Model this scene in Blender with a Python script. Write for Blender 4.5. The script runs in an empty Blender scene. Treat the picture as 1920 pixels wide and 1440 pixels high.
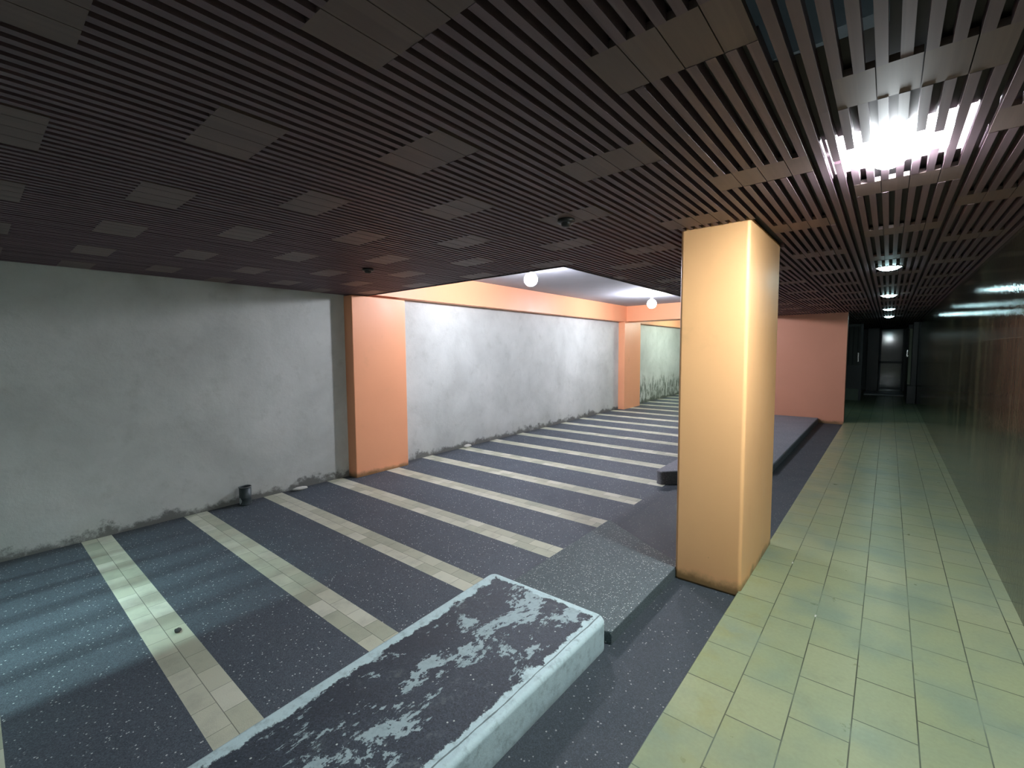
import bpy, bmesh, math, random
from mathutils import Vector, Matrix

random.seed(7)
scene = bpy.context.scene
COL = scene.collection

# ------------------------------------------------------------------ camera
cam_d = bpy.data.cameras.new('camera')
cam = bpy.data.objects.new('camera', cam_d)
COL.objects.link(cam)
cam_d.sensor_fit = 'HORIZONTAL'
cam_d.sensor_width = 36.0
cam_d.lens = 36.0 * 851.0 / 1920.0
cam_d.clip_start = 0.02
def _unit(v):
    v = Vector(v); v.normalize(); return v
_Y = _unit((1667 - 960, 656 - 720, 851.0))
_X = -Vector((-70 - 960, 668 - 720, 851.0))
_X = _X - _X.dot(_Y) * _Y
_X.normalize()
_Z = _X.cross(_Y)
right = Vector((_X[0], _Y[0], _Z[0]))
up = -Vector((_X[1], _Y[1], _Z[1]))
back = -Vector((_X[2], _Y[2], _Z[2]))
mw = Matrix((right, up, back)).transposed().to_4x4()
mw.translation = Vector((0, 0, 1.5))
cam.matrix_world = mw
scene.camera = cam

# ------------------------------------------------------------------ world and exposure
world = bpy.data.worlds.new('world')
scene.world = world
world.use_nodes = True
world.node_tree.nodes['Background'].inputs[0].default_value = (0.02, 0.025, 0.03, 1)
world.node_tree.nodes['Background'].inputs[1].default_value = 0.3
vs = scene.view_settings
vs.view_transform = 'Standard'
vs.look = 'None'
vs.gamma = 1.0
vs.use_curve_mapping = False
vs.exposure = 0.0

# lamp strengths and colours, read by the lamp builders further down
WALK_COL = (0.60, 0.96, 1.0)
WALK_W = 58.0
NEAR_COL = (0.88, 0.97, 1.0)
NEAR_W = 1130.0
BAY_COL = (0.88, 0.89, 1.0)
BAY_W = 560.0
FAR_BAY_COL = (0.86, 1.0, 0.88)
FAR_BAY_W = 480.0
SIDE_COL = (0.62, 0.95, 0.95)
SIDE_W = 6000.0

# ------------------------------------------------------------------ node helpers
class NT:
    def __init__(s, name):
        s.m = bpy.data.materials.new(name)
        s.m.use_nodes = True
        s.t = s.m.node_tree
        s.n = s.t.nodes
        s.bsdf = s.n['Principled BSDF']
    def node(s, typ, ins=None, **kw):
        n = s.n.new(typ)
        for k, v in kw.items():
            setattr(n, k, v)
        for k, v in (ins or {}).items():
            s.set(n.inputs[k], v)
        return n
    def set(s, sock, v):
        if isinstance(v, bpy.types.NodeSocket):
            s.t.links.new(v, sock)
        else:
            sock.default_value = v
    def math(s, op, a, b=0.0, c=None, clamp=False):
        n = s.node('ShaderNodeMath', operation=op, use_clamp=clamp)
        s.set(n.inputs[0], a); s.set(n.inputs[1], b)
        if c is not None: s.set(n.inputs[2], c)
        return n.outputs[0]
    def ramp(s, fac, stops, interp='LINEAR'):
        n = s.node('ShaderNodeValToRGB')
        cr = n.color_ramp
        cr.interpolation = interp
        while len(cr.elements) < len(stops): cr.elements.new(0.5)
        for e, (p, c) in zip(cr.elements, stops):
            e.position = p
            e.color = tuple(c) + (1,) if len(c) == 3 else c
        s.set(n.inputs[0], fac)
        return n.outputs[0]
    def mix(s, fac, a, b, blend='MIX'):
        n = s.node('ShaderNodeMix', data_type='RGBA', blend_type=blend)
        s.set(n.inputs[0], fac)
        s.set(n.inputs[6], a if isinstance(a, bpy.types.NodeSocket) else tuple(a) + (1,))
        s.set(n.inputs[7], b if isinstance(b, bpy.types.NodeSocket) else tuple(b) + (1,))
        return n.outputs[2]
    def pos(s):
        return s.node('ShaderNodeTexCoord').outputs['Object']
    def sep(s, v):
        n = s.node('ShaderNodeSeparateXYZ'); s.set(n.inputs[0], v)
        return n.outputs
    def comb(s, x, y, z=0.0):
        n = s.node('ShaderNodeCombineXYZ')
        s.set(n.inputs[0], x); s.set(n.inputs[1], y); s.set(n.inputs[2], z)
        return n.outputs[0]
    def noise(s, vec, scale, detail=4.0, rough=0.55, dist=0.0):
        n = s.node('ShaderNodeTexNoise', {'Vector': vec, 'Scale': scale, 'Detail': detail, 'Roughness': rough, 'Distortion': dist})
        return n.outputs[0]
    def voro(s, vec, scale, feature='F1'):
        return s.node('ShaderNodeTexVoronoi', {'Vector': vec, 'Scale': scale}, feature=feature)
    def step(s, v, lo, hi):
        n = s.node('ShaderNodeMapRange', {'Value': v, 'From Min': lo, 'From Max': hi, 'To Min': 0.0, 'To Max': 1.0}, interpolation_type='SMOOTHSTEP', clamp=True)
        return n.outputs[0]
    def bump(s, h, strength=0.3, dist=0.01):
        n = s.node('ShaderNodeBump', {'Height': h, 'Strength': strength, 'Distance': dist})
        s.set(s.bsdf.inputs['Normal'], n.outputs[0])
        return n
    def out(s, col=None, rough=None, metal=None, spec=None):
        b = s.bsdf
        if col is not None: s.set(b.inputs['Base Color'], col if isinstance(col, bpy.types.NodeSocket) else tuple(col) + (1,))
        if rough is not None: s.set(b.inputs['Roughness'], rough)
        if metal is not None: s.set(b.inputs['Metallic'], metal)
        if spec is not None: s.set(b.inputs['Specular IOR Level'], spec)
        return s.m

# ------------------------------------------------------------------ materials
def mat_plain(name, col, rough=0.6, metal=0.0, spec=0.5, var=0.12, scale=12):
    t = NT(name)
    n = t.noise(t.pos(), scale)
    c = t.mix(n, [x * (1 - var) for x in col], [min(1, x * (1 + var)) for x in col])
    return t.out(c, rough, metal, spec)

def mat_emit(name, col, strength):
    t = NT(name)
    t.out((0.9, 0.9, 0.9), 0.4)
    t.bsdf.inputs['Emission Color'].default_value = tuple(col) + (1,)
    t.bsdf.inputs['Emission Strength'].default_value = strength
    return t.m

def tile_nodes(t, u, v, w, h, mortar, pu, pv, c1, c2, cm):
    vec = t.comb(t.math('ADD', u, pu), t.math('ADD', v, pv))
    b = t.node('ShaderNodeTexBrick', {'Vector': vec, 'Color1': tuple(c1) + (1,), 'Color2': tuple(c2) + (1,), 'Mortar': tuple(cm) + (1,),
               'Scale': 1.0, 'Mortar Size': mortar, 'Mortar Smooth': 0.3, 'Bias': 0.0, 'Brick Width': w, 'Row Height': h}, offset=0.5, offset_frequency=2)
    return b.outputs[0], b.outputs[1]

def mat_walkway():
    t = NT('glazed_cream_tiles')
    p = t.pos(); x, y, z = t.sep(p)
    c, f = tile_nodes(t, y, x, 0.3035, 0.2035, 0.0028, -1.623 + 0.3035 * 40 - 0.152 * 0, 0.6685 + 0.2035 * 20,
                      (0.27, 0.31, 0.175), (0.31, 0.34, 0.20), (0.05, 0.06, 0.035))
    big = t.noise(p, 2.2, 3)
    c = t.mix(t.step(big, 0.4, 0.75), c, (0.20, 0.26, 0.185))
    dirt = t.step(t.noise(p, 5.5, 6, 0.7), 0.52, 0.8)
    c = t.mix(t.math('MULTIPLY', dirt, 0.35), c, (0.15, 0.17, 0.11))
    # grime that has gathered along the joints beside the channel
    edge = t.math('SUBTRACT', 1.0, t.step(x, -0.66, -0.2))
    g = t.math('MULTIPLY', edge, t.step(t.noise(p, 7, 4), 0.45, 0.75))
    c = t.mix(t.math('MULTIPLY', g, 0.45), c, (0.27, 0.26, 0.09))
    fine = t.noise(p, 60, 3)
    c = t.mix(0.12, c, fine, 'OVERLAY')
    r = t.math('ADD', t.math('MULTIPLY', f, 0.4), t.math('MULTIPLY_ADD', t.noise(p, 9, 5), 0.25, 0.20))
    hgt = t.math('ADD', t.math('MULTIPLY', f, -1.0), t.math('MULTIPLY', t.noise(p, 14, 2), 0.35))
    t.bump(hgt, 0.35, 0.003)
    return t.out(c, r, spec=0.5)

FZ = lambda y: -0.20 + 0.014 * y
STRIPE0, STRIPE_P, STRIPE_W = 0.585, 0.782, 0.21

def aggregate(t, p, base, dark, lite, amount=0.5):
    v = t.voro(p, 72)
    rnd = t.sep(v.outputs['Color'])[0]
    near = t.math('SUBTRACT', 1.0, t.step(v.outputs['Distance'], 0.22, 0.34))
    chip = t.math('MULTIPLY', near, t.step(rnd, 1.0 - 0.16 * amount, 1.0 - 0.10 * amount))
    v2 = t.voro(p, 240)
    rnd2 = t.sep(v2.outputs['Color'])[1]
    grain = t.math('MULTIPLY', t.step(rnd2, 0.45, 0.9), 0.45)
    c = t.mix(t.noise(p, 3.0, 5), dark, base)
    c = t.mix(grain, c, [min(1, k * 1.9) for k in base])
    dk = t.math('MULTIPLY', t.step(t.sep(v2.outputs['Color'])[2], 0.8, 0.95), 0.6)
    c = t.mix(dk, c, [k * 0.4 for k in dark])
    c = t.mix(chip, c, lite)
    return c, chip

def mat_parking():
    t = NT('dark_aggregate_with_tile_bands')
    p = t.pos(); x, y, z = t.sep(p)
    agg, chip = aggregate(t, p, (0.080, 0.097, 0.116), (0.055, 0.068, 0.084), (0.6, 0.62, 0.6), 0.8)
    agg = t.mix(t.math('MULTIPLY', t.step(x, -2.1, -1.9), 0.55), agg, (0.012, 0.018, 0.021))  # channel side darkened in colour to offset the strong lamp light on it
    # grime along the foot of the wall
    foot = t.math('SUBTRACT', 1.0, t.step(t.math('ADD', x, t.math('MULTIPLY', t.noise(p, 4, 4), 0.35)), -5.45, -5.15))
    agg = t.mix(t.math('MULTIPLY', foot, 0.6), agg, (0.03, 0.032, 0.03))
    u = t.math('MODULO', t.math('ADD', y, -STRIPE0 + STRIPE_P * 20), STRIPE_P)
    ins = t.math('LESS_THAN', u, STRIPE_W)
    ins = t.math('MULTIPLY', ins, t.math('LESS_THAN', x, -2.04))
    row = t.math('FLOOR', t.math('DIVIDE', u, STRIPE_W / 2))
    shift = t.math('MULTIPLY', row, 0.1)
    band = t.math('FLOOR', t.math('DIVIDE', t.math('ADD', y, -STRIPE0 + STRIPE_P * 20), STRIPE_P))
    xx = t.math('ADD', t.math('ADD', x, 20.0), t.math('ADD', shift, t.math('MULTIPLY', band, 0.063)))
    ti = t.math('FLOOR', t.math('DIVIDE', xx, 0.2))
    wn = t.node('ShaderNodeTexWhiteNoise', {'Vector': t.comb(ti, row, band)})
    tc = t.ramp(wn.outputs[0], [(0, (0.42, 0.44, 0.33)), (0.5, (0.54, 0.55, 0.42)), (1, (0.66, 0.66, 0.54))])
    d = t.step(t.noise(p, 6, 5, 0.65), 0.42, 0.75)
    tc = t.mix(t.math('MULTIPLY', d, 0.3), tc, (0.20, 0.21, 0.18))
    mu = t.math('MODULO', xx, 0.2)
    j = t.math('LESS_THAN', mu, 0.003)
    j = t.math('MAXIMUM', j, t.math('LESS_THAN', t.math('ABSOLUTE', t.math('SUBTRACT', u, STRIPE_W / 2)), 0.0018))
    tc = t.mix(t.math('MULTIPLY', j, 0.75), tc, (0.08, 0.085, 0.07))
    c = t.mix(ins, agg, tc)
    r = t.math('ADD', t.math('MULTIPLY', ins, -0.08), t.math('MULTIPLY_ADD', t.noise(p, 5, 4), 0.2, 0.60))
    hh = t.math('ADD', t.noise(p, 180, 3), t.math('MULTIPLY', ins, 0.6))
    t.bump(hh, 0.25, 0.004)
    return t.out(c, r, spec=0.4)

def mat_aggregate(name, base, dark, amount, rough=0.75):
    t = NT(name)
    p = t.pos()
    c, chip = aggregate(t, p, base, dark, (0.62, 0.66, 0.62), amount)
    big = t.step(t.noise(p, 1.7, 4), 0.45, 0.8)
    c = t.mix(t.math('MULTIPLY', big, 0.3), c, [k * 0.55 for k in base])
    t.bump(t.noise(p, 160, 4), 0.5, 0.006)
    return t.out(c, rough, spec=0.35)

def mat_kerb():
    # old pale paint flaking off dark cement; the rim keeps its paint
    t = NT('flaking_paint_on_cement')
    p = t.pos(); x, y, z = t.sep(p)
    st = t.comb(t.math('MULTIPLY', x, 1.6), t.math('MULTIPLY', y, 0.9), z)
    n1 = t.noise(st, 3.6, 10, 0.72, 0.35)
    n2 = t.noise(st, 26, 6, 0.7)
    wob = t.math('MULTIPLY', t.math('SUBTRACT', t.noise(p, 7, 7, 0.7), 0.5), 0.17)
    # distance to the rim of the top face
    left = t.math('SUBTRACT', x, t.math('MULTIPLY_ADD', y, -0.062, -1.755))
    rgt = t.math('SUBTRACT', -1.085, x)
    end = t.math('SUBTRACT', 2.085, y)
    dist = t.math('MINIMUM', t.math('MINIMUM', left, rgt), end)
    inner = t.step(t.math('ADD', dist, wob), 0.055, 0.065)
    m = t.math('MULTIPLY_ADD', n2, 0.30, n1)
    flake = t.math('SUBTRACT', 1.0, t.step(m, 0.692, 0.702))
    top = t.step(z, 0.085, 0.1)
    bare = t.math('MULTIPLY', t.math('MULTIPLY', inner, flake), top)
    paint = t.mix(t.noise(p, 6, 5), (0.42, 0.56, 0.59), (0.56, 0.70, 0.71))
    worn = t.math('MULTIPLY', inner, top)
    paint = t.mix(t.math('MULTIPLY', worn, 0.5), paint, (0.16, 0.20, 0.22))
    paint = t.mix(t.math('MULTIPLY', t.step(t.noise(p, 18, 8, 0.75), 0.47, 0.72), 0.55), paint, (0.14, 0.19, 0.20))
    gv = t.comb(t.math('MULTIPLY', x, 5.0), t.math('MULTIPLY', y, 0.7), z)
    groove = t.math('LESS_THAN', t.math('ABSOLUTE', t.math('ADD', t.math('SUBTRACT', rgt, 0.032), t.math('MULTIPLY', t.math('SUBTRACT', t.noise(gv, 5, 4), 0.5), 0.03))), 0.0028)
    paint = t.mix(t.math('MULTIPLY', t.math('MULTIPLY', groove, top), 0.8), paint, (0.06, 0.08, 0.08))
    low = t.math('SUBTRACT', 1.0, t.step(t.math('ADD', z, t.math('MULTIPLY', t.noise(p, 8, 3), 0.06)), -0.03, 0.03))
    paint = t.mix(t.math('MULTIPLY', low, 0.6), paint, (0.12, 0.14, 0.14))
    cem, chip = aggregate(t, p, (0.045, 0.056, 0.072), (0.024, 0.031, 0.041), (0.5, 0.55, 0.52), 0.25)
    cem = t.mix(t.step(t.noise(p, 11, 8, 0.75), 0.55, 0.7), cem, (0.11, 0.135, 0.145))
    cem = t.mix(t.math('MULTIPLY', t.step(t.noise(p, 2.5, 3), 0.5, 0.7), 0.5), cem, (0.025, 0.03, 0.04))
    c = t.mix(bare, paint, cem)
    t.bump(t.math('ADD', t.math('MULTIPLY', bare, -1.0), t.math('MULTIPLY', n2, 0.5)), 0.7, 0.006)
    return t.out(c, 0.62, spec=0.4)

def mat_orange(name, base=(0.97, 0.43, 0.23), foot_z=0.0, smudge=0.4):
    t = NT(name)
    p = t.pos(); x, y, z = t.sep(p)
    n = t.noise(p, 1.6, 4)
    c = t.mix(n, [k * 0.93 for k in base], [min(1, k * 1.06) for k in base])
    stain = t.step(t.noise(p, 3.4, 7, 0.7), 0.58, 0.8)
    c = t.mix(t.math('MULTIPLY', stain, smudge * 0.35), c, (0.42, 0.24, 0.12))
    # scratches and little scuffs
    sc = t.step(t.noise(t.comb(t.math('MULTIPLY', x, 60), t.math('MULTIPLY', y, 60), t.math('MULTIPLY', z, 26)), 0.6, 2), 0.80, 0.84)
    c = t.mix(t.math('MULTIPLY', sc, 0.6), c, (0.35, 0.16, 0.05))
    edge = t.math('ADD', z, t.math('MULTIPLY', t.noise(p, 7, 6, 0.7), 0.12))
    foot = t.math('SUBTRACT', 1.0, t.step(edge, foot_z + 0.075, foot_z + 0.15))
    c = t.mix(t.math('MULTIPLY', foot, 0.8), c, (0.14, 0.095, 0.03))
    t.bump(t.noise(p, 30, 4), 0.12, 0.006)
    return t.out(c, t.math('MULTIPLY_ADD', t.noise(p, 5, 3), 0.2, 0.34), spec=0.4)

def mat_plaster():
    t = NT('stained_white_plaster')
    p = t.pos(); x, y, z = t.sep(p)
    n = t.noise(p, 1.1, 6, 0.6, 0.3)
    c = t.ramp(n, [(0.25, (0.46, 0.48, 0.455)), (0.5, (0.575, 0.60, 0.57)), (0.72, (0.67, 0.69, 0.66))])
    m = t.step(t.noise(p, 4.5, 8, 0.7), 0.5, 0.75)
    c = t.mix(t.math('MULTIPLY', m, 0.28), c, (0.30, 0.32, 0.28))
    # damp band rising from the floor
    zz = t.math('SUBTRACT', t.math('SUBTRACT', z, t.math('MULTIPLY_ADD', y, 0.014, -0.2)), t.math('MULTIPLY', t.noise(p, 2.3, 6, 0.65), 0.5))
    damp = t.math('SUBTRACT', 1.0, t.step(zz, -0.22, 0.12))
    c = t.mix(t.math('MULTIPLY', damp, 0.12), c, (0.24, 0.25, 0.21))
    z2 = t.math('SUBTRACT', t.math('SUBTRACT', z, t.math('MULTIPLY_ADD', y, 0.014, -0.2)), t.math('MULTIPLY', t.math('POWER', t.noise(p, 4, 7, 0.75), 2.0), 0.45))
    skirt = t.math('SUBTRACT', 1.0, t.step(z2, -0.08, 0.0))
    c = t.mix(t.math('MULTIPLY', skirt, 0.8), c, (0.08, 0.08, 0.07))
    # black mould on the wall of the last bay, growing up in tongues
    mv = t.comb(0.0, t.math('MULTIPLY', y, 3.0), t.math('MULTIPLY', z, 1.2))
    mz = t.math('SUBTRACT', z, t.math('MULTIPLY', t.noise(mv, 1.8, 7, 0.75), 1.5))
    mould = t.math('SUBTRACT', 1.0, t.step(mz, -0.25, 0.0))
    mould = t.math('MULTIPLY', mould, t.step(t.noise(mv, 2.6, 8, 0.75), 0.42, 0.56))
    mould = t.math('MULTIPLY', mould, t.step(y, 12.2, 12.6))
    c = t.mix(t.math('MULTIPLY', mould, 0.85), c, (0.11, 0.13, 0.10))
    crack = t.voro(p, 5.0, 'DISTANCE_TO_EDGE').outputs['Distance']
    t.bump(t.math('ADD', t.noise(p, 9, 8, 0.7), t.math('MULTIPLY', t.math('LESS_THAN', crack, 0.0), 1.0)), 0.3, 0.02)
    return t.out(c, 0.85, spec=0.2)

def mat_wood(name, c1, c2, rough=0.55):
    t = NT(name)
    p = t.pos(); x, y, z = t.sep(p)
    cell = t.math('FLOOR', t.math('DIVIDE', x, 0.05))
    wn = t.node('ShaderNodeTexWhiteNoise', {'Vector': t.comb(cell, t.math('FLOOR', t.math('DIVIDE', y, 1.83)), 0.0)})
    c = t.mix(wn.outputs[0], c1, c2)
    g = t.noise(t.comb(t.math('MULTIPLY', x, 70), t.math('MULTIPLY', y, 2.5), t.math('MULTIPLY', z, 70)), 1.0, 5)
    c = t.mix(t.math('MULTIPLY', g, 0.5), c, [k * 0.5 for k in c1])
    return t.out(c, rough, spec=0.35)

def mat_stone():
    t = NT('polished_dark_stone_panels')
    p = t.pos(); x, y, z = t.sep(p)
    reflect_streak = t.noise(t.comb(t.math('MULTIPLY', y, 1.8), t.math('MULTIPLY', z, 0.35), 0.0), 2.4, 6, 0.6, 0.4)  # upright streaks in the colour stand in for blurred reflections
    c = t.ramp(reflect_streak, [(0.3, (0.012, 0.013, 0.008)), (0.5, (0.024, 0.025, 0.015)), (0.62, (0.055, 0.052, 0.026)), (0.75, (0.03, 0.029, 0.018))])
    band = t.noise(t.comb(y, 0.0, 0.0), 3.2, 3)  # pale reflection bands painted into the stone colour
    c = t.mix(t.step(band, 0.52, 0.68), c, (0.095, 0.092, 0.048))
    cl = t.noise(p, 16, 6, 0.7)
    c = t.mix(t.math('MULTIPLY', cl, 0.4), c, (0.03, 0.03, 0.02))
    jz = t.math('ABSOLUTE', t.math('SUBTRACT', t.math('MODULO', t.math('ADD', z, 5.925), 0.6), 0.3 + 0.0))
    line = t.math('LESS_THAN', jz, 0.0025)
    jy = t.math('LESS_THAN', t.math('MODULO', t.math('ADD', y, 10.0), 0.9), 0.003)
    line = t.math('MAXIMUM', line, jy)
    c = t.mix(t.math('MULTIPLY', line, 0.5), c, (0.14, 0.13, 0.09))
    r = t.math('MULTIPLY_ADD', t.noise(p, 4, 3), 0.06, 0.05)
    h = t.math('ADD', t.math('MULTIPLY', t.noise(t.comb(t.math('MULTIPLY', y, 9.0), t.math('MULTIPLY', z, 2.5), 0.0), 3.0, 4), 0.7), t.math('MULTIPLY', t.noise(t.comb(t.math('MULTIPLY', y, 55.0), t.math('MULTIPLY', z, 22.0), 0.0), 1.0, 3), 1.0))
    t.bump(t.math('SUBTRACT', h, line), 0.16, 0.01)
    return t.out(c, r, spec=0.24)

M = dict(
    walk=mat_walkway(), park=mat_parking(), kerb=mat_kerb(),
    wedge=mat_aggregate('pale_washed_aggregate', (0.105, 0.135, 0.14), (0.075, 0.098, 0.105), 2.6),
    block=mat_aggregate('worn_grey_cement', (0.21, 0.22, 0.25), (0.14, 0.15, 0.17), 0.3),
    orange=mat_orange('orange_gloss_paint_lamplit', base=(0.98, 0.53, 0.245), foot_z=-0.03),  # same paint as the wall columns, with bright lamp light put into the colour
    orange_left=mat_orange('orange_gloss_paint_by_wall', foot_z=-0.16),
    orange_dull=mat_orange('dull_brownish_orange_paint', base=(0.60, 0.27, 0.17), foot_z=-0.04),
    orange_beam=mat_orange('orange_paint_on_beam', foot_z=-5.0, smudge=0.2),
    plaster=mat_plaster(), stone=mat_stone(),
    slat=mat_wood('dark_brown_slat_wood', (0.145, 0.096, 0.115), (0.195, 0.130, 0.156)),
    plank=mat_wood('lighter_brown_plank_wood', (0.165, 0.114, 0.110), (0.205, 0.142, 0.134)),
    board=mat_plain('black_backing_board', (0.075, 0.06, 0.066), 0.9),
    fascia=mat_plain('dark_fascia_wood', (0.03, 0.02, 0.02), 0.7),
    slab=mat_plain('grey_white_painted_slab', (0.38, 0.39, 0.43), 0.85, scale=2),
    darkwall=mat_plain('dark_painted_wall', (0.2, 0.22, 0.22), 0.5),
    dimwall=mat_plain('dull_green_grey_wall', (0.22, 0.26, 0.20), 0.6),
    blackpaint=mat_plain('near_black_gloss_paint', (0.04, 0.044, 0.05), 0.35),
    darkmetal=mat_plain('dark_metal', (0.06, 0.065, 0.07), 0.4, 0.6),
    bar=mat_plain('grey_metal_bar', (0.22, 0.22, 0.24), 0.35, 0.7),
    chrome=mat_plain('chrome', (0.6, 0.6, 0.6), 0.25, 1.0),
    ring=mat_plain('white_enamel_ring', (0.55, 0.57, 0.58), 0.4),
    can=mat_plain('dull_dark_tin', (0.05, 0.065, 0.07), 0.45, 0.4, var=0.5, scale=30),
    canrim=mat_plain('worn_tin_rim', (0.16, 0.18, 0.18), 0.4, 0.5),
    blot=mat_plain('pale_dried_paint', (0.45, 0.5, 0.5), 0.7),
    pebble=mat_plain('dark_pebble', (0.05, 0.05, 0.05), 0.8),
    crumb=mat_plain('pale_plaster_crumb', (0.6, 0.6, 0.55), 0.9),
    glass=mat_plain('dark_door_glass', (0.14, 0.16, 0.16), 0.08, 0.0, 0.8),
    door=mat_plain('worn_green_grey_door', (0.42, 0.45, 0.32), 0.45),
    plastic=mat_plain('black_plastic', (0.012, 0.012, 0.012), 0.4),
)

# ------------------------------------------------------------------ mesh helpers
def link(name, bm, mats, parent=None, smooth=False, loc=None):
    me = bpy.data.meshes.new(name)
    bm.normal_update()
    bm.to_mesh(me); bm.free()
    for m in (mats if isinstance(mats, (list, tuple)) else [mats]):
        me.materials.append(m)
    if smooth:
        for p in me.polygons: p.use_smooth = True
    o = bpy.data.objects.new(name, me)
    COL.objects.link(o)
    if loc is not None: o.location = loc
    if parent is not None: o.parent = parent
    return o
def box(bm, x0, x1, y0, y1, z0, z1, mi=0):
    v = [bm.verts.new((x, y, z)) for z in (z0, z1) for y in (y0, y1) for x in (x0, x1)]
    for idx in ((0, 2, 3, 1), (4, 5, 7, 6), (0, 1, 5, 4), (2, 6, 7, 3), (0, 4, 6, 2), (1, 3, 7, 5)):
        f = bm.faces.new([v[i] for i in idx]); f.material_index = mi
def prism(bm, poly, zb, zt):
    """poly: list of (x, y) counter-clockwise; zb, zt: numbers or functions of (x, y)"""
    fb = zb if callable(zb) else (lambda x, y: zb)
    ft = zt if callable(zt) else (lambda x, y: zt)
    b = [bm.verts.new((x, y, fb(x, y))) for x, y in poly]
    t = [bm.verts.new((x, y, ft(x, y))) for x, y in poly]
    bm.faces.new(list(reversed(b))); tf = bm.faces.new(t)
    n = len(poly)
    for i in range(n):
        bm.faces.new((b[i], b[(i + 1) % n], t[(i + 1) % n], t[i]))
    return tf
def lathe(bm, prof, seg=32, cx=0, cy=0, mi=0):
    rings = []
    for r, z in prof:
        if r < 1e-6: rings.append([bm.verts.new((cx, cy, z))])
        else: rings.append([bm.verts.new((cx + r * math.cos(2 * math.pi * k / seg), cy + r * math.sin(2 * math.pi * k / seg), z)) for k in range(seg)])
    for a, b in zip(rings, rings[1:]):
        for k in range(seg):
            k2 = (k + 1) % seg
            if len(a) == 1 and len(b) == 1: continue
            if len(a) == 1: f = bm.faces.new((a[0], b[k2], b[k]))
            elif len(b) == 1: f = bm.faces.new((a[k], a[k2], b[0]))
            else: f = bm.faces.new((a[k], a[k2], b[k2], b[k]))
            f.material_index = mi
def bevel(o, w, seg=3, angle=0.6):
    m = o.modifiers.new('bevel', 'BEVEL'); m.width = w; m.segments = seg; m.limit_method = 'ANGLE'; m.angle_limit = angle
    for p in o.data.polygons: p.use_smooth = True
    m2 = o.modifiers.new('wn', 'WEIGHTED_NORMAL')
    return o
def tag(o, label=None, cat=None, group=None, kind=None):
    if label: o['label'] = label
    if cat: o['category'] = cat
    if group: o['group'] = group
    if kind: o['kind'] = kind
    return o
def struct(name, bm, mats, **k):
    return tag(link(name, bm, mats, **k), kind='structure')
def empty(name, loc, label, cat, group=None):
    o = bpy.data.objects.new(name, None)
    o.empty_display_size = 0.1
    COL.objects.link(o); o.location = loc
    return tag(o, label, cat, group)

ZC = 2.27          # underside of the slatted ceiling
ZS = 2.70          # underside of the slab
XW = -5.576        # left wall
XR = 0.62          # right wall
XE = -0.6685       # edge of the tiled walkway
Y0, Y1 = -3.0, 21.8
OPX, OPY = -2.285, 3.5   # edge and start of the stretch of parking without slats
PWY = 11.55        # orange partition wall

# ------------------------------------------------------------------ floors
bm = bmesh.new(); box(bm, XE, XR + 0.1, Y0, Y1, -0.12, 0.0); box(bm, -1.7, XE, PWY + 0.2, Y1, -0.12, 0.0)
struct('floor', bm, M['walk'])

def smooth01(t): t = max(0, min(1, t)); return t * t * (3 - 2 * t)
bm = bmesh.new()
xs = [XW - 0.1, -5.0, -4.0, -3.0, -2.4, -2.15, -2.04, -1.9, -1.7, -1.5, -1.3, -1.15, -1.07, -0.9, XE]
ys = [Y0 + i * 0.5 for i in range(int((17.2 - Y0) / 0.5) + 1)]
def fz(x, y):
    a = FZ(y)
    return a + (-0.04 - a) * smooth01((x + 2.04) / 0.97)
V = [[bm.verts.new((x, y, fz(x, y))) for x in xs] for y in ys]
for j in range(len(ys) - 1):
    for i in range(len(xs) - 1):
        bm.faces.new((V[j][i], V[j][i + 1], V[j + 1][i + 1], V[j + 1][i]))
r = bmesh.ops.extrude_face_region(bm, geom=list(bm.faces))
for v in [g for g in r['geom'] if isinstance(g, bmesh.types.BMVert)]: v.co.z -= 0.15
bmesh.ops.recalc_face_normals(bm, faces=list(bm.faces))
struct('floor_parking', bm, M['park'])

# ------------------------------------------------------------------ walls
bm = bmesh.new(); box(bm, XW - 0.2, XW, Y0, 17.2, -0.5, ZS); struct('wall_left', bm, M['plaster'])
bm = bmesh.new(); box(bm, XR, XR + 0.2, Y0, Y1, -0.12, ZS); struct('wall_right', bm, M['stone'])
bm = bmesh.new(); box(bm, XW - 0.2, XR + 0.2, Y0 - 0.2, Y0, -0.5, ZS); struct('wall_behind', bm, M['plaster'])
bm = bmesh.new(); box(bm, XW - 0.2, -1.7, 17.2, 17.4, -0.5, ZS); struct('wall_far', bm, M['plaster'])
bm = bmesh.new(); box(bm, -3.6, XE, PWY, PWY + 0.2, -0.14, ZS); struct('wall_partition', bm, M['orange_dull'])
bm = bmesh.new(); box(bm, -1.8, -1.7, PWY + 0.2, 17.2, -0.14, ZS); struct('wall_passage', bm, M['dimwall'])
bm = bmesh.new(); box(bm, -1.7, XR + 0.2, Y1, Y1 + 0.2, -0.12, ZS); struct('wall_back', bm, M['darkwall'])

# ------------------------------------------------------------------ slab, slatted ceiling
bm = bmesh.new(); box(bm, XW - 0.2, XR + 0.2, Y0 - 0.2, Y1 + 0.2, ZS, ZS + 0.2); struct('ceiling_slab', bm, M['slab'])

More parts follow.
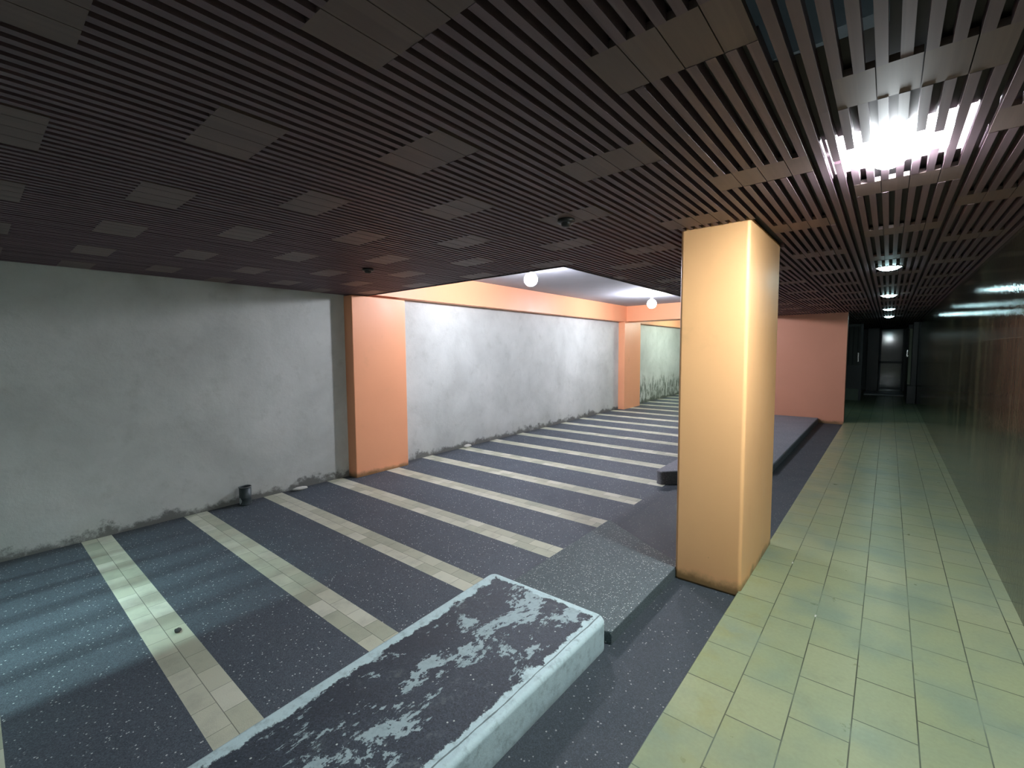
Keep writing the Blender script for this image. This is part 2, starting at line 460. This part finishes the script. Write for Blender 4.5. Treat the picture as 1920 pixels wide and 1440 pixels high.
LAMP_Y = [2.44, 5.56, 8.37, 11.20, 13.64]
LAMP_X = -0.03
NEAR_HOLE = 0.165
COLX0, COLX1, COLY0, COLY1 = -1.065, -0.655, 3.005, 3.95
def cuts_for(x):
    """y-intervals where a slat at x is interrupted"""
    c = []
    for i, ly in enumerate(LAMP_Y + [-0.7]):
        rr = NEAR_HOLE if i == 0 else 0.098
        dx = x - LAMP_X
        if abs(dx) < rr:
            h = math.sqrt(rr * rr - dx * dx); yc = ly - (0.10 if i == 0 else 0.0); c.append((yc - h, yc + h))
    if COLX0 - 0.012 < x < COLX1 + 0.012: c.append((COLY0, COLY1))
    if -3.6 <= x <= XE: c.append((PWY, PWY + 0.2))
    return c
def spans(a, b, cuts):
    cuts = sorted(cuts); out = []; cur = a
    for s, e in cuts:
        if e <= cur or s >= b: continue
        if s > cur: out.append((cur, s))
        cur = max(cur, e)
    if cur < b: out.append((cur, b))
    return out
SW = 0.026
slat_x = []
k = int(math.floor(XW / 0.05)) + 1
while 0.05 * k + 0.006 < XR - 0.01:
    slat_x.append(0.05 * k + 0.006); k += 1
def patches():
    P = []
    for r_ in range(-6, 39):
        yc = 0.66 + 0.54 * r_
        off = -0.88 if r_ % 2 == 0 else -0.45
        for c_ in range(-6, 3):
            P.append((off + 0.92 * c_, yc))
    return P
PATCH = patches()
def in_slat_area(x, ya, yb):
    if yb < Y0 + 0.05 or ya > Y1 - 0.05: return False
    if x < OPX: return yb < OPY - 0.03
    if x < -1.7: return yb < PWY
    return True
bm = bmesh.new()
plank_cuts = {i: [] for i in range(len(slat_x))}
for (xc, yc) in PATCH:
    i0 = min(range(len(slat_x)), key=lambda i: abs(slat_x[i] - (xc - 0.20)))
    ids = [i for i in range(i0, i0 + 8) if i < len(slat_x) and XW + 0.02 < slat_x[i] < XR - 0.03]
    if abs(xc - (slat_x[min(i0, len(slat_x) - 1)] + 0.22)) > 0.3: continue
    ids = [i for i in ids if in_slat_area(slat_x[i], yc - 0.105, yc + 0.105)]
    # leave out the ones cut by a lamp or a column
    if any(s < yc + 0.12 and e > yc - 0.12 for i in ids for s, e in cuts_for(slat_x[i])): 
        ids = [i for i in ids if not any(s < yc + 0.12 and e > yc - 0.12 for s, e in cuts_for(slat_x[i]))]
    j = 0
    while j < len(ids):
        two = (j + 1 < len(ids) and ids[j + 1] == ids[j] + 1)
        xa = slat_x[ids[j]] - SW / 2
        xb = slat_x[ids[j]] + SW / 2 + (0.05 if two else 0.0)
        nxt = ids[j + (2 if two else 1)] if j + (2 if two else 1) < len(ids) else None
        xb2 = (xb + 0.05 - SW - 0.003) if (nxt is not None and nxt == ids[j] + (2 if two else 1)) else xb
        box(bm, xa, xb2, yc - 0.105, yc + 0.105, ZC + 0.0005, ZC + 0.02, 1)
        for q in range(2 if two else 1): plank_cuts[ids[j] + q].append((yc - 0.105, yc + 0.105))
        j += 2 if two else 1
for i, x in enumerate(slat_x):
    yend = OPY - 0.03 if x < OPX else (PWY if x < -1.7 else Y1)
    for a, b in spans(Y0, yend, cuts_for(x) + plank_cuts[i]):
        if b - a > 0.01:
            dz = random.uniform(-0.0012, 0.0012)
            box(bm, x - SW / 2, x + SW / 2, a, b, ZC + dz, ZC + 0.035, 0)
# backing boards, left open beside the near lamp and over the lamp behind the camera
def boards(bm):
    xsb = sorted([XW + 0.001, -4.95, -3.25, OPX, -1.7, -0.30, -0.22, -0.03, 0.22, XR - 0.001])
    ysb = sorted([Y0 + 0.001, -1.4, -0.33, 1.05, 1.50, LAMP_Y[0] - 0.28, LAMP_Y[0] + 0.16, COLY0, COLY1, OPY - 0.03, PWY, PWY + 0.2, Y1 - 0.001])
    for xa, xb in zip(xsb, xsb[1:]):
        for ya, yb in zip(ysb, ysb[1:]):
            xm, ym = (xa + xb) / 2, (ya + yb) / 2
            if xm < OPX and ym > OPY - 0.03: continue
            if xm < -1.7 and ym > PWY: continue
            if xm < XE and PWY < ym < PWY + 0.2: continue
            if -4.95 < xm < -3.25 and -1.4 < ym < -0.33: continue
            if -0.30 < xm < -0.03 and 1.05 < ym < 1.50: continue
            if -0.22 < xm < 0.22 and LAMP_Y[0] - 0.28 < ym < LAMP_Y[0] + 0.16: continue
            box(bm, xa, xb, ya, yb, ZC + 0.0355, ZC + 0.045, 2)
boards(bm)
# unseen boards above the slats, added round the near lamp to block its spill
ya, yb = LAMP_Y[0] - 0.28, LAMP_Y[0] + 0.16
box(bm, -0.23, -0.22, ya, yb, ZC + 0.045, ZS, 2); box(bm, 0.22, 0.23, ya, yb, ZC + 0.045, ZC + 0.36, 2)
box(bm, -0.23, 0.23, ya - 0.01, ya, ZC + 0.045, ZS, 2); box(bm, -0.23, 0.23, yb, yb + 0.01, ZC + 0.045, ZS, 2)
struct('ceiling', bm, [M['slat'], M['plank'], M['board']])

bm = bmesh.new()
box(bm, XW, OPX, OPY - 0.03, OPY, ZC - 0.006, ZS)
struct('trim_1', bm, M['fascia'])
bm = bmesh.new()
box(bm, OPX - 0.0, OPX + 0.03, OPY, PWY, ZC - 0.006, ZS)
struct('trim_2', bm, M['fascia'])

# beams of the bays, orange
bm = bmesh.new(); box(bm, XW, -5.40, OPY, 17.2, 2.29, ZS)
struct('beam_along_wall', bm, M['orange_beam'])
bm = bmesh.new(); box(bm, -5.40, -3.6, 11.3, 11.85, 2.30, ZS)
box(bm, -3.6, OPX, 11.3, PWY, 2.30, ZS)
struct('beam_across', bm, M['orange_beam'])

# ------------------------------------------------------------------ columns
def column(x0, x1, y0, y1, z0, z1, mat, label, bev):
    bm = bmesh.new()
    lv = [z0 + (z1 - z0) * i / 8 for i in range(9)]
    box(bm, x0, x1, y0, y1, z0, z1)
    o = link('column', bm, mat)
    bevel(o, bev, 4)
    return tag(o, label, 'column')
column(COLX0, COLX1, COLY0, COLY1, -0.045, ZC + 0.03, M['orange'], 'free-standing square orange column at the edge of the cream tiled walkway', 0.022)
column(XW - 0.01, -5.39, 3.25, 4.10, FZ(3.6) - 0.01, 2.262, M['orange_left'], 'orange column against the left plaster wall, where the slatted ceiling ends', 0.012)
column(XW - 0.01, -5.40, 11.2, 12.2, FZ(11.6) - 0.01, 2.30, M['orange_left'], 'distant orange column on the plaster wall under the crossing beam', 0.012)

# ------------------------------------------------------------------ kerb block with flaking paint
def arc(cx, cy, r, a0, a1, n=8):
    return [(cx + r * math.cos(math.radians(a0 + (a1 - a0) * i / n)), cy + r * math.sin(math.radians(a0 + (a1 - a0) * i / n))) for i in range(n + 1)]
bm = bmesh.new()
poly = [(-1.075, -1.2)] + arc(-1.145, 2.01, 0.07, 0, 90) + arc(-1.84, 2.03, 0.05, 90, 180, 5) + [(-1.68, -1.2)]
tf = prism(bm, poly, lambda x, y: fz(x, y) - 0.02, lambda x, y: 0.118 - 0.012 * (-(x + 1.07)))
k1 = link('kerb_block', bm, M['kerb'])
bevel(k1, 0.022, 4, 0.9)
tag(k1, 'raised cement kerb block with flaking pale paint in front of the orange column', 'kerb')

# wedge of washed aggregate rising towards the walkway
bm = bmesh.new()
def wz(x, y):
    t = max(0.0, min(1.0, (x + 2.05) / 0.985))
    return (FZ(y) + 0.004) * (1 - t) + 0.032 * t
N = 10
for_l, for_r = [], []
def wy1(x): return 3.95 + (3.09 - 3.95) * (x + 2.05) / 0.985
gx = [-2.05 + 0.985 * i / N for i in range(N + 1)]
gy = 10
T = [[None] * (gy + 1) for _ in gx]; B = [[None] * (gy + 1) for _ in gx]
for i, x in enumerate(gx):
    for j in range(gy + 1):
        y = 2.088 + (wy1(x) - 2.088) * j / gy
        T[i][j] = bm.verts.new((x, y, wz(x, y)))
        B[i][j] = bm.verts.new((x, y, fz(x, y) - 0.03))
for i in range(N):
    for j in range(gy):
        bm.faces.new((T[i][j], T[i + 1][j], T[i + 1][j + 1], T[i][j + 1]))
        bm.faces.new((B[i][j], B[i][j + 1], B[i + 1][j + 1], B[i + 1][j]))
    bm.faces.new((T[i][0], B[i][0], B[i + 1][0], T[i + 1][0]))
    bm.faces.new((T[i][gy], T[i + 1][gy], B[i + 1][gy], B[i][gy]))
for j in range(gy):
    bm.faces.new((T[0][j], T[0][j + 1], B[0][j + 1], B[0][j]))
    bm.faces.new((T[N][j], B[N][j], B[N][j + 1], T[N][j + 1]))
bmesh.ops.recalc_face_normals(bm, faces=list(bm.faces))
wg = link('concrete_ramp', bm, M['wedge'])
bevel(wg, 0.006, 2, 0.9)
tag(wg, 'speckled grey concrete wedge sloping up between kerb block and orange column', 'ramp')

# far block
bm = bmesh.new()
poly = arc(-1.13, 6.35, 0.05, -60, 0, 4) + [(-1.10, PWY - 0.0), (-2.16, PWY)] + arc(-2.09, 5.42, 0.07, 180, 290, 6)
prism(bm, poly, lambda x, y: fz(x, y) - 0.02, lambda x, y: 0.04 + 0.004 * (y - 5))
k2 = link('kerb_block', bm, M['block'])
bevel(k2, 0.02, 3, 0.9)
tag(k2, 'long low grey cement kerb block running behind the free-standing column to the orange wall', 'kerb')

# ------------------------------------------------------------------ lamps
def downlight(x, y, label, near=False, power=WALK_W, col=WALK_COL, z=ZC, bulb_z=None):
    root = empty('ceiling_downlight', (x, y, z), label, 'ceiling light', 'downlights above the walkway')
    if near:
        bz = 0.10
        bm = bmesh.new()
        R = 0.068
        prof = [(0.0, bz - 0.135)] + [(R * math.sin(math.radians(a)), bz - 0.07 - 0.065 * math.cos(math.radians(a))) for a in range(12, 91, 13)] + [(R, bz - 0.07), (R * 0.98, bz), (R * 0.9, bz + 0.04), (0.034, bz + 0.078), (0.0, bz + 0.08)]
        lathe(bm, prof, 32)
        e = mat_emit('glowing_bulb_glass', col, power)
        link('bulb', bm, e, root, True)
        bm = bmesh.new()
        lathe(bm, [(0.0, bz + 0.078), (0.036, bz + 0.078), (0.036, bz + 0.14), (0.028, bz + 0.16), (0.028, bz + 0.2), (0.0, bz + 0.2)], 24)
        link('socket', bm, M['ring'], root, True)
        bm = bmesh.new()
        lathe(bm, [(0.006, bz + 0.2), (0.006, ZS - z), (0.0, ZS - z)], 10)
        link('cord', bm, M['plastic'], root, True)
    else:
        bm = bmesh.new()
        lathe(bm, [(0.084, 0.012), (0.086, -0.004), (0.097, -0.006), (0.104, -0.002), (0.104, 0.0), (0.098, 0.002), (0.098, 0.03)], 36)
        link('ring', bm, M['ring'], root, True)
        bm = bmesh.new()
        prof = [(0.0, -0.032)] + [(0.085 * math.sin(math.radians(a)), -0.032 * math.cos(math.radians(a)) + 0.0) for a in range(15, 91, 15)] + [(0.085, 0.012)]
        lathe(bm, prof, 32)
        link('diffuser', bm, mat_emit('glowing_diffuser', col, power), root, True)
        bm = bmesh.new()
        lathe(bm, [(0.098, 0.034), (0.098, 0.014), (0.0, 0.013), ], 32)
        link('housing', bm, M['ring'], root, True)
    return root
names = ['bare bulb glaring through the slatted ceiling above the near walkway',
         'glowing round downlight in the slats over the walkway, first beyond the bare bulb',
         'glowing round downlight in the slats over the walkway, second beyond the bare bulb',
         'thin glowing round downlight, third beyond the bare bulb, the dimmest of the row',
         'small glowing round downlight farthest down the walkway']
for i, (ly, nm) in enumerate(zip(LAMP_Y, names)):
    if i == 0: downlight(LAMP_X, ly, nm, True, NEAR_W, NEAR_COL)
    else: downlight(LAMP_X, ly, nm, False, WALK_W * (0.35 if i == 3 else 1.0))
downlight(LAMP_X, -0.70, 'round downlight over the walkway just behind the viewer', False, WALK_W * 0.25)

def bay_bulb(x, y, label, power, col, group='bare bulbs on the slab over the parking', drop=0.20, r=0.092):
    root = empty('hanging_bulb', (x, y, ZS), label, 'light bulb', group)
    bm = bmesh.new(); lathe(bm, [(0.0, 0.0), (0.05, 0.0), (0.048, -0.018), (0.02, -0.03), (0.0, -0.03)], 24)
    link('canopy', bm, M['ring'], root, True)
    bm = bmesh.new(); lathe(bm, [(0.022, -0.028), (0.022, -drop + r + 0.02), (0.018, -drop + r * 0.7), (0.0, -drop + r * 0.7)], 20)
    link('socket', bm, M['ring'], root, True)
    bm = bmesh.new()
    prof = [(0.0, -drop - r)] + [(r * math.sin(math.radians(a)), -drop - r * math.cos(math.radians(a))) for a in range(12, 160, 12)] + [(0.0, -drop + r * 0.94)]
    lathe(bm, prof, 28)
    link('bulb', bm, mat_emit('glowing_bulb', col, power), root, True)
    return root
bay_bulb(-3.8, 5.0, 'bare glowing bulb under the pale slab, beside the corner of the slatted ceiling', BAY_W, BAY_COL, drop=0.21)
bay_bulb(-3.8, 9.11, 'bare glowing bulb in front of the crossing orange beam', BAY_W, BAY_COL, drop=0.22)
bay_bulb(-3.8, 14.0, 'bare bulb in the last bay, hidden behind the crossing beam', FAR_BAY_W, FAR_BAY_COL)
# short tube above the slats over the parking just outside the frame; its light falls through the gaps
tl = empty('tube_light', (-3.95, -0.55, ZS), 'short tube light on the slab above the slats over the near parking bay', 'ceiling light')
bm = bmesh.new(); box(bm, -0.03, 0.03, -0.14, 0.14, -0.03, 0.0); bevel(link('batten', bm, M['ring'], tl), 0.004, 2)
bm = bmesh.new(); lathe(bm, [(0.0, -0.11), (0.024, -0.11), (0.024, 0.11), (0.0, 0.11)], 12)
bmesh.ops.rotate(bm, verts=list(bm.verts), cent=(0, 0, 0), matrix=Matrix.Rotation(math.pi / 2, 3, 'X'))
bmesh.ops.translate(bm, verts=list(bm.verts), vec=(0, 0, -0.05))
link('tube', bm, mat_emit('glowing_tube', SIDE_COL, SIDE_W), tl)

# ------------------------------------------------------------------ far end of the passage
def door_with_bars():
    bm = bmesh.new()
    y = 17.0
    box(bm, -1.7, -0.60, y, y + 0.06, 0.0, 0.34, 1)
    box(bm, -1.7, -0.60, y, y + 0.06, 0.34, 1.05, 0)
    box(bm, -1.7, -0.60, y + 0.04, y + 0.06, 1.05, 2.2, 2)
    box(bm, -0.66, -0.60, y - 0.02, y + 0.08, 0.0, ZC, 3)
    d = struct('door_1', bm, [M['blackpaint'], M['dimwall'], M['glass'], M['darkmetal']])
    for i in range(9):
        b = bmesh.new()
        lathe(b, [(0.0, 1.05), (0.009, 1.05), (0.009, 2.2), (0.0, 2.2)], 8, -0.72 - i * 0.11, y + 0.01)
        link('bar', b, M['bar'], d)
    b = bmesh.new(); box(b, -0.71, -0.685, y - 0.05, y - 0.03, 1.16, 1.42); box(b, -0.706, -0.69, y - 0.035, y + 0.0, 1.18, 1.20); box(b, -0.706, -0.69, y - 0.035, y + 0.0, 1.38, 1.40)
    link('door_handle', b, M['chrome'], d)
door_with_bars()
bm = bmesh.new(); box(bm, -1.7, -0.60, 17.0 + 0.001, 17.06, 2.2, ZC); box(bm, -1.7, -0.60, 17.06, 17.2, -0.0, ZC)
struct('wall_door_surround', bm, M['darkwall'])
bm = bmesh.new(); box(bm, -0.60, -0.27, 20.6, Y1, 0.0, ZC)
tag(bevel(link('column', bm, M['blackpaint']), 0.01), 'dark blackish column at the far end of the walkway', 'column')
bm = bmesh.new(); box(bm, -0.27, 0.42, Y1 - 0.06, Y1, 0.0, 2.25, 0); box(bm, -0.27, -0.22, Y1 - 0.09, Y1 - 0.06, 0.0, 2.25, 1); box(bm, 0.37, 0.42, Y1 - 0.09, Y1 - 0.06, 0.0, 2.25, 1); box(bm, -0.27, 0.42, Y1 - 0.09, Y1 - 0.06, 1.0, 1.08, 1)
struct('door_2', bm, [M['glass'], M['darkmetal']])
bm = bmesh.new(); box(bm, 0.42, XR - 0.005, 16.7, 19.0, 0.0, 0.5, 0)
bevel(tag(link('dark_plinth', bm, M['blackpaint']), 'dark plinth against the stone wall near the far end of the walkway', 'plinth'), 0.01)
bm = bmesh.new(); box(bm, 0.44, XR, 17.4, 18.6, 0.5, 2.1)
d3 = struct('door_3', bm, M['door'])
bm = bmesh.new(); box(bm, 0.40, 0.42, 17.5, 17.54, 1.3, 1.5); box(bm, 0.415, 0.44, 17.5, 17.54, 1.32, 1.34)
link('door_handle', bm, M['chrome'], d3)
bm = bmesh.new(); box(bm, 0.44, XR, 18.6, 19.0, 0.5, ZC); box(bm, 0.50, XR, 16.9, 17.4, 0.5, ZC)
tag(bevel(link('column', bm, M['blackpaint']), 0.008), 'slim black column beside the pale door at the far right of the walkway', 'column')
bm = bmesh.new(); box(bm, -0.60, 0.42, 19.2, 20.6, 0.0, 0.05)
bevel(tag(link('doorstep', bm, M['ring']), 'low pale step across the walkway before the far door', 'step'), 0.01)

# ------------------------------------------------------------------ small things
cz = FZ(1.92)
can = empty('tin_can', (-5.47, 1.92, cz), 'small dark rusty tin can standing against the plaster wall', 'can')
bm = bmesh.new()
lathe(bm, [(0.0, 0.003), (0.060, 0.0), (0.063, 0.006), (0.060, 0.012), (0.060, 0.075), (0.0615, 0.08), (0.060, 0.085), (0.060, 0.20), (0.057, 0.20), (0.057, 0.01), (0.0, 0.009)], 32)
link('can_body', bm, M['can'], can, True)
bm = bmesh.new(); lathe(bm, [(0.056, 0.196), (0.064, 0.196), (0.065, 0.204), (0.060, 0.208), (0.056, 0.204), (0.056, 0.196)], 32)
link('rim', bm, M['canrim'], can, True)
bm = bmesh.new()
for a in range(8):
    pass
rs = [(math.radians(-75 + 40 * math.cos(2 * math.pi * q / 12)), 0.055 + 0.03 * math.sin(2 * math.pi * q / 12) * (1 + 0.3 * math.sin(5 * q))) for q in range(12)]
vv = [bm.verts.new((0.0608 * math.cos(a * 0.5 - 0.65), 0.0608 * math.sin(a * 0.5 - 0.65), z)) for a, z in rs]
bm.faces.new(vv)
r = bmesh.ops.extrude_face_region(bm, geom=list(bm.faces))
for v in [g for g in r['geom'] if isinstance(g, bmesh.types.BMVert)]:
    v.co.x *= 1.03; v.co.y *= 1.03
bmesh.ops.recalc_face_normals(bm, faces=list(bm.faces))
tag(link('paint_spot', bm, M['blot'], can), 'pale dried paint spot')

def lump(name, x, y, z, s, mat, label, cat, seed, group=None):
    rr = random.Random(seed)
    bm = bmesh.new()
    bmesh.ops.create_icosphere(bm, subdivisions=2, radius=1.0)
    for v in bm.verts:
        f = 1 + rr.uniform(-0.18, 0.18)
        v.co = Vector((v.co.x * s[0] * f, v.co.y * s[1] * f, v.co.z * s[2] * f))
    o = link(name, bm, mat, None, True, (x, y, z + s[2] * 0.8))
    return tag(o, label, cat, group)
lump('pebble', -3.28, 0.74, FZ(0.74), (0.022, 0.018, 0.012), M['pebble'], 'tiny dark pebble lying on the parking floor between two tile bands', 'pebble', 3)
lump('plaster_crumb', -5.50, 2.55, FZ(2.55), (0.035, 0.10, 0.022), M['crumb'], 'pale plaster rubble at the foot of the wall between can and orange column', 'rubble', 4)
lump('plaster_crumb', -5.52, 5.45, FZ(5.45), (0.03, 0.08, 0.03), M['crumb'], 'pale plaster rubble at the wall foot beyond the orange wall column', 'rubble', 5)
lump('grout_chip', -0.467, 3.66, 0.0, (0.004, 0.016, 0.003), M['crumb'], 'white chip in the tile joint beside the free-standing column', 'chip', 6)
lump('grout_chip', -0.262, 2.99, 0.0, (0.004, 0.016, 0.003), M['crumb'], 'white chip in the tile joint in the middle of the walkway', 'chip', 8)

def sensor(x, y, label):
    root = empty('ceiling_sensor', (x, y, ZC), label, 'ceiling sensor')
    bm = bmesh.new(); lathe(bm, [(0.0, -0.002), (0.05, 0.0), (0.052, -0.012), (0.045, -0.02), (0.0, -0.02)], 24)
    link('base', bm, M['plastic'], root, True)
    bm = bmesh.new(); lathe(bm, [(0.03, -0.02), (0.028, -0.036), (0.016, -0.042), (0.0, -0.043)], 20)
    link('cap', bm, M['plastic'], root, True)
sensor(-3.69, 2.40, 'small black sensor under the dark slats, towards the left wall')
sensor(-1.48, 2.29, 'small black sensor under the dark slats, towards the free-standing column')
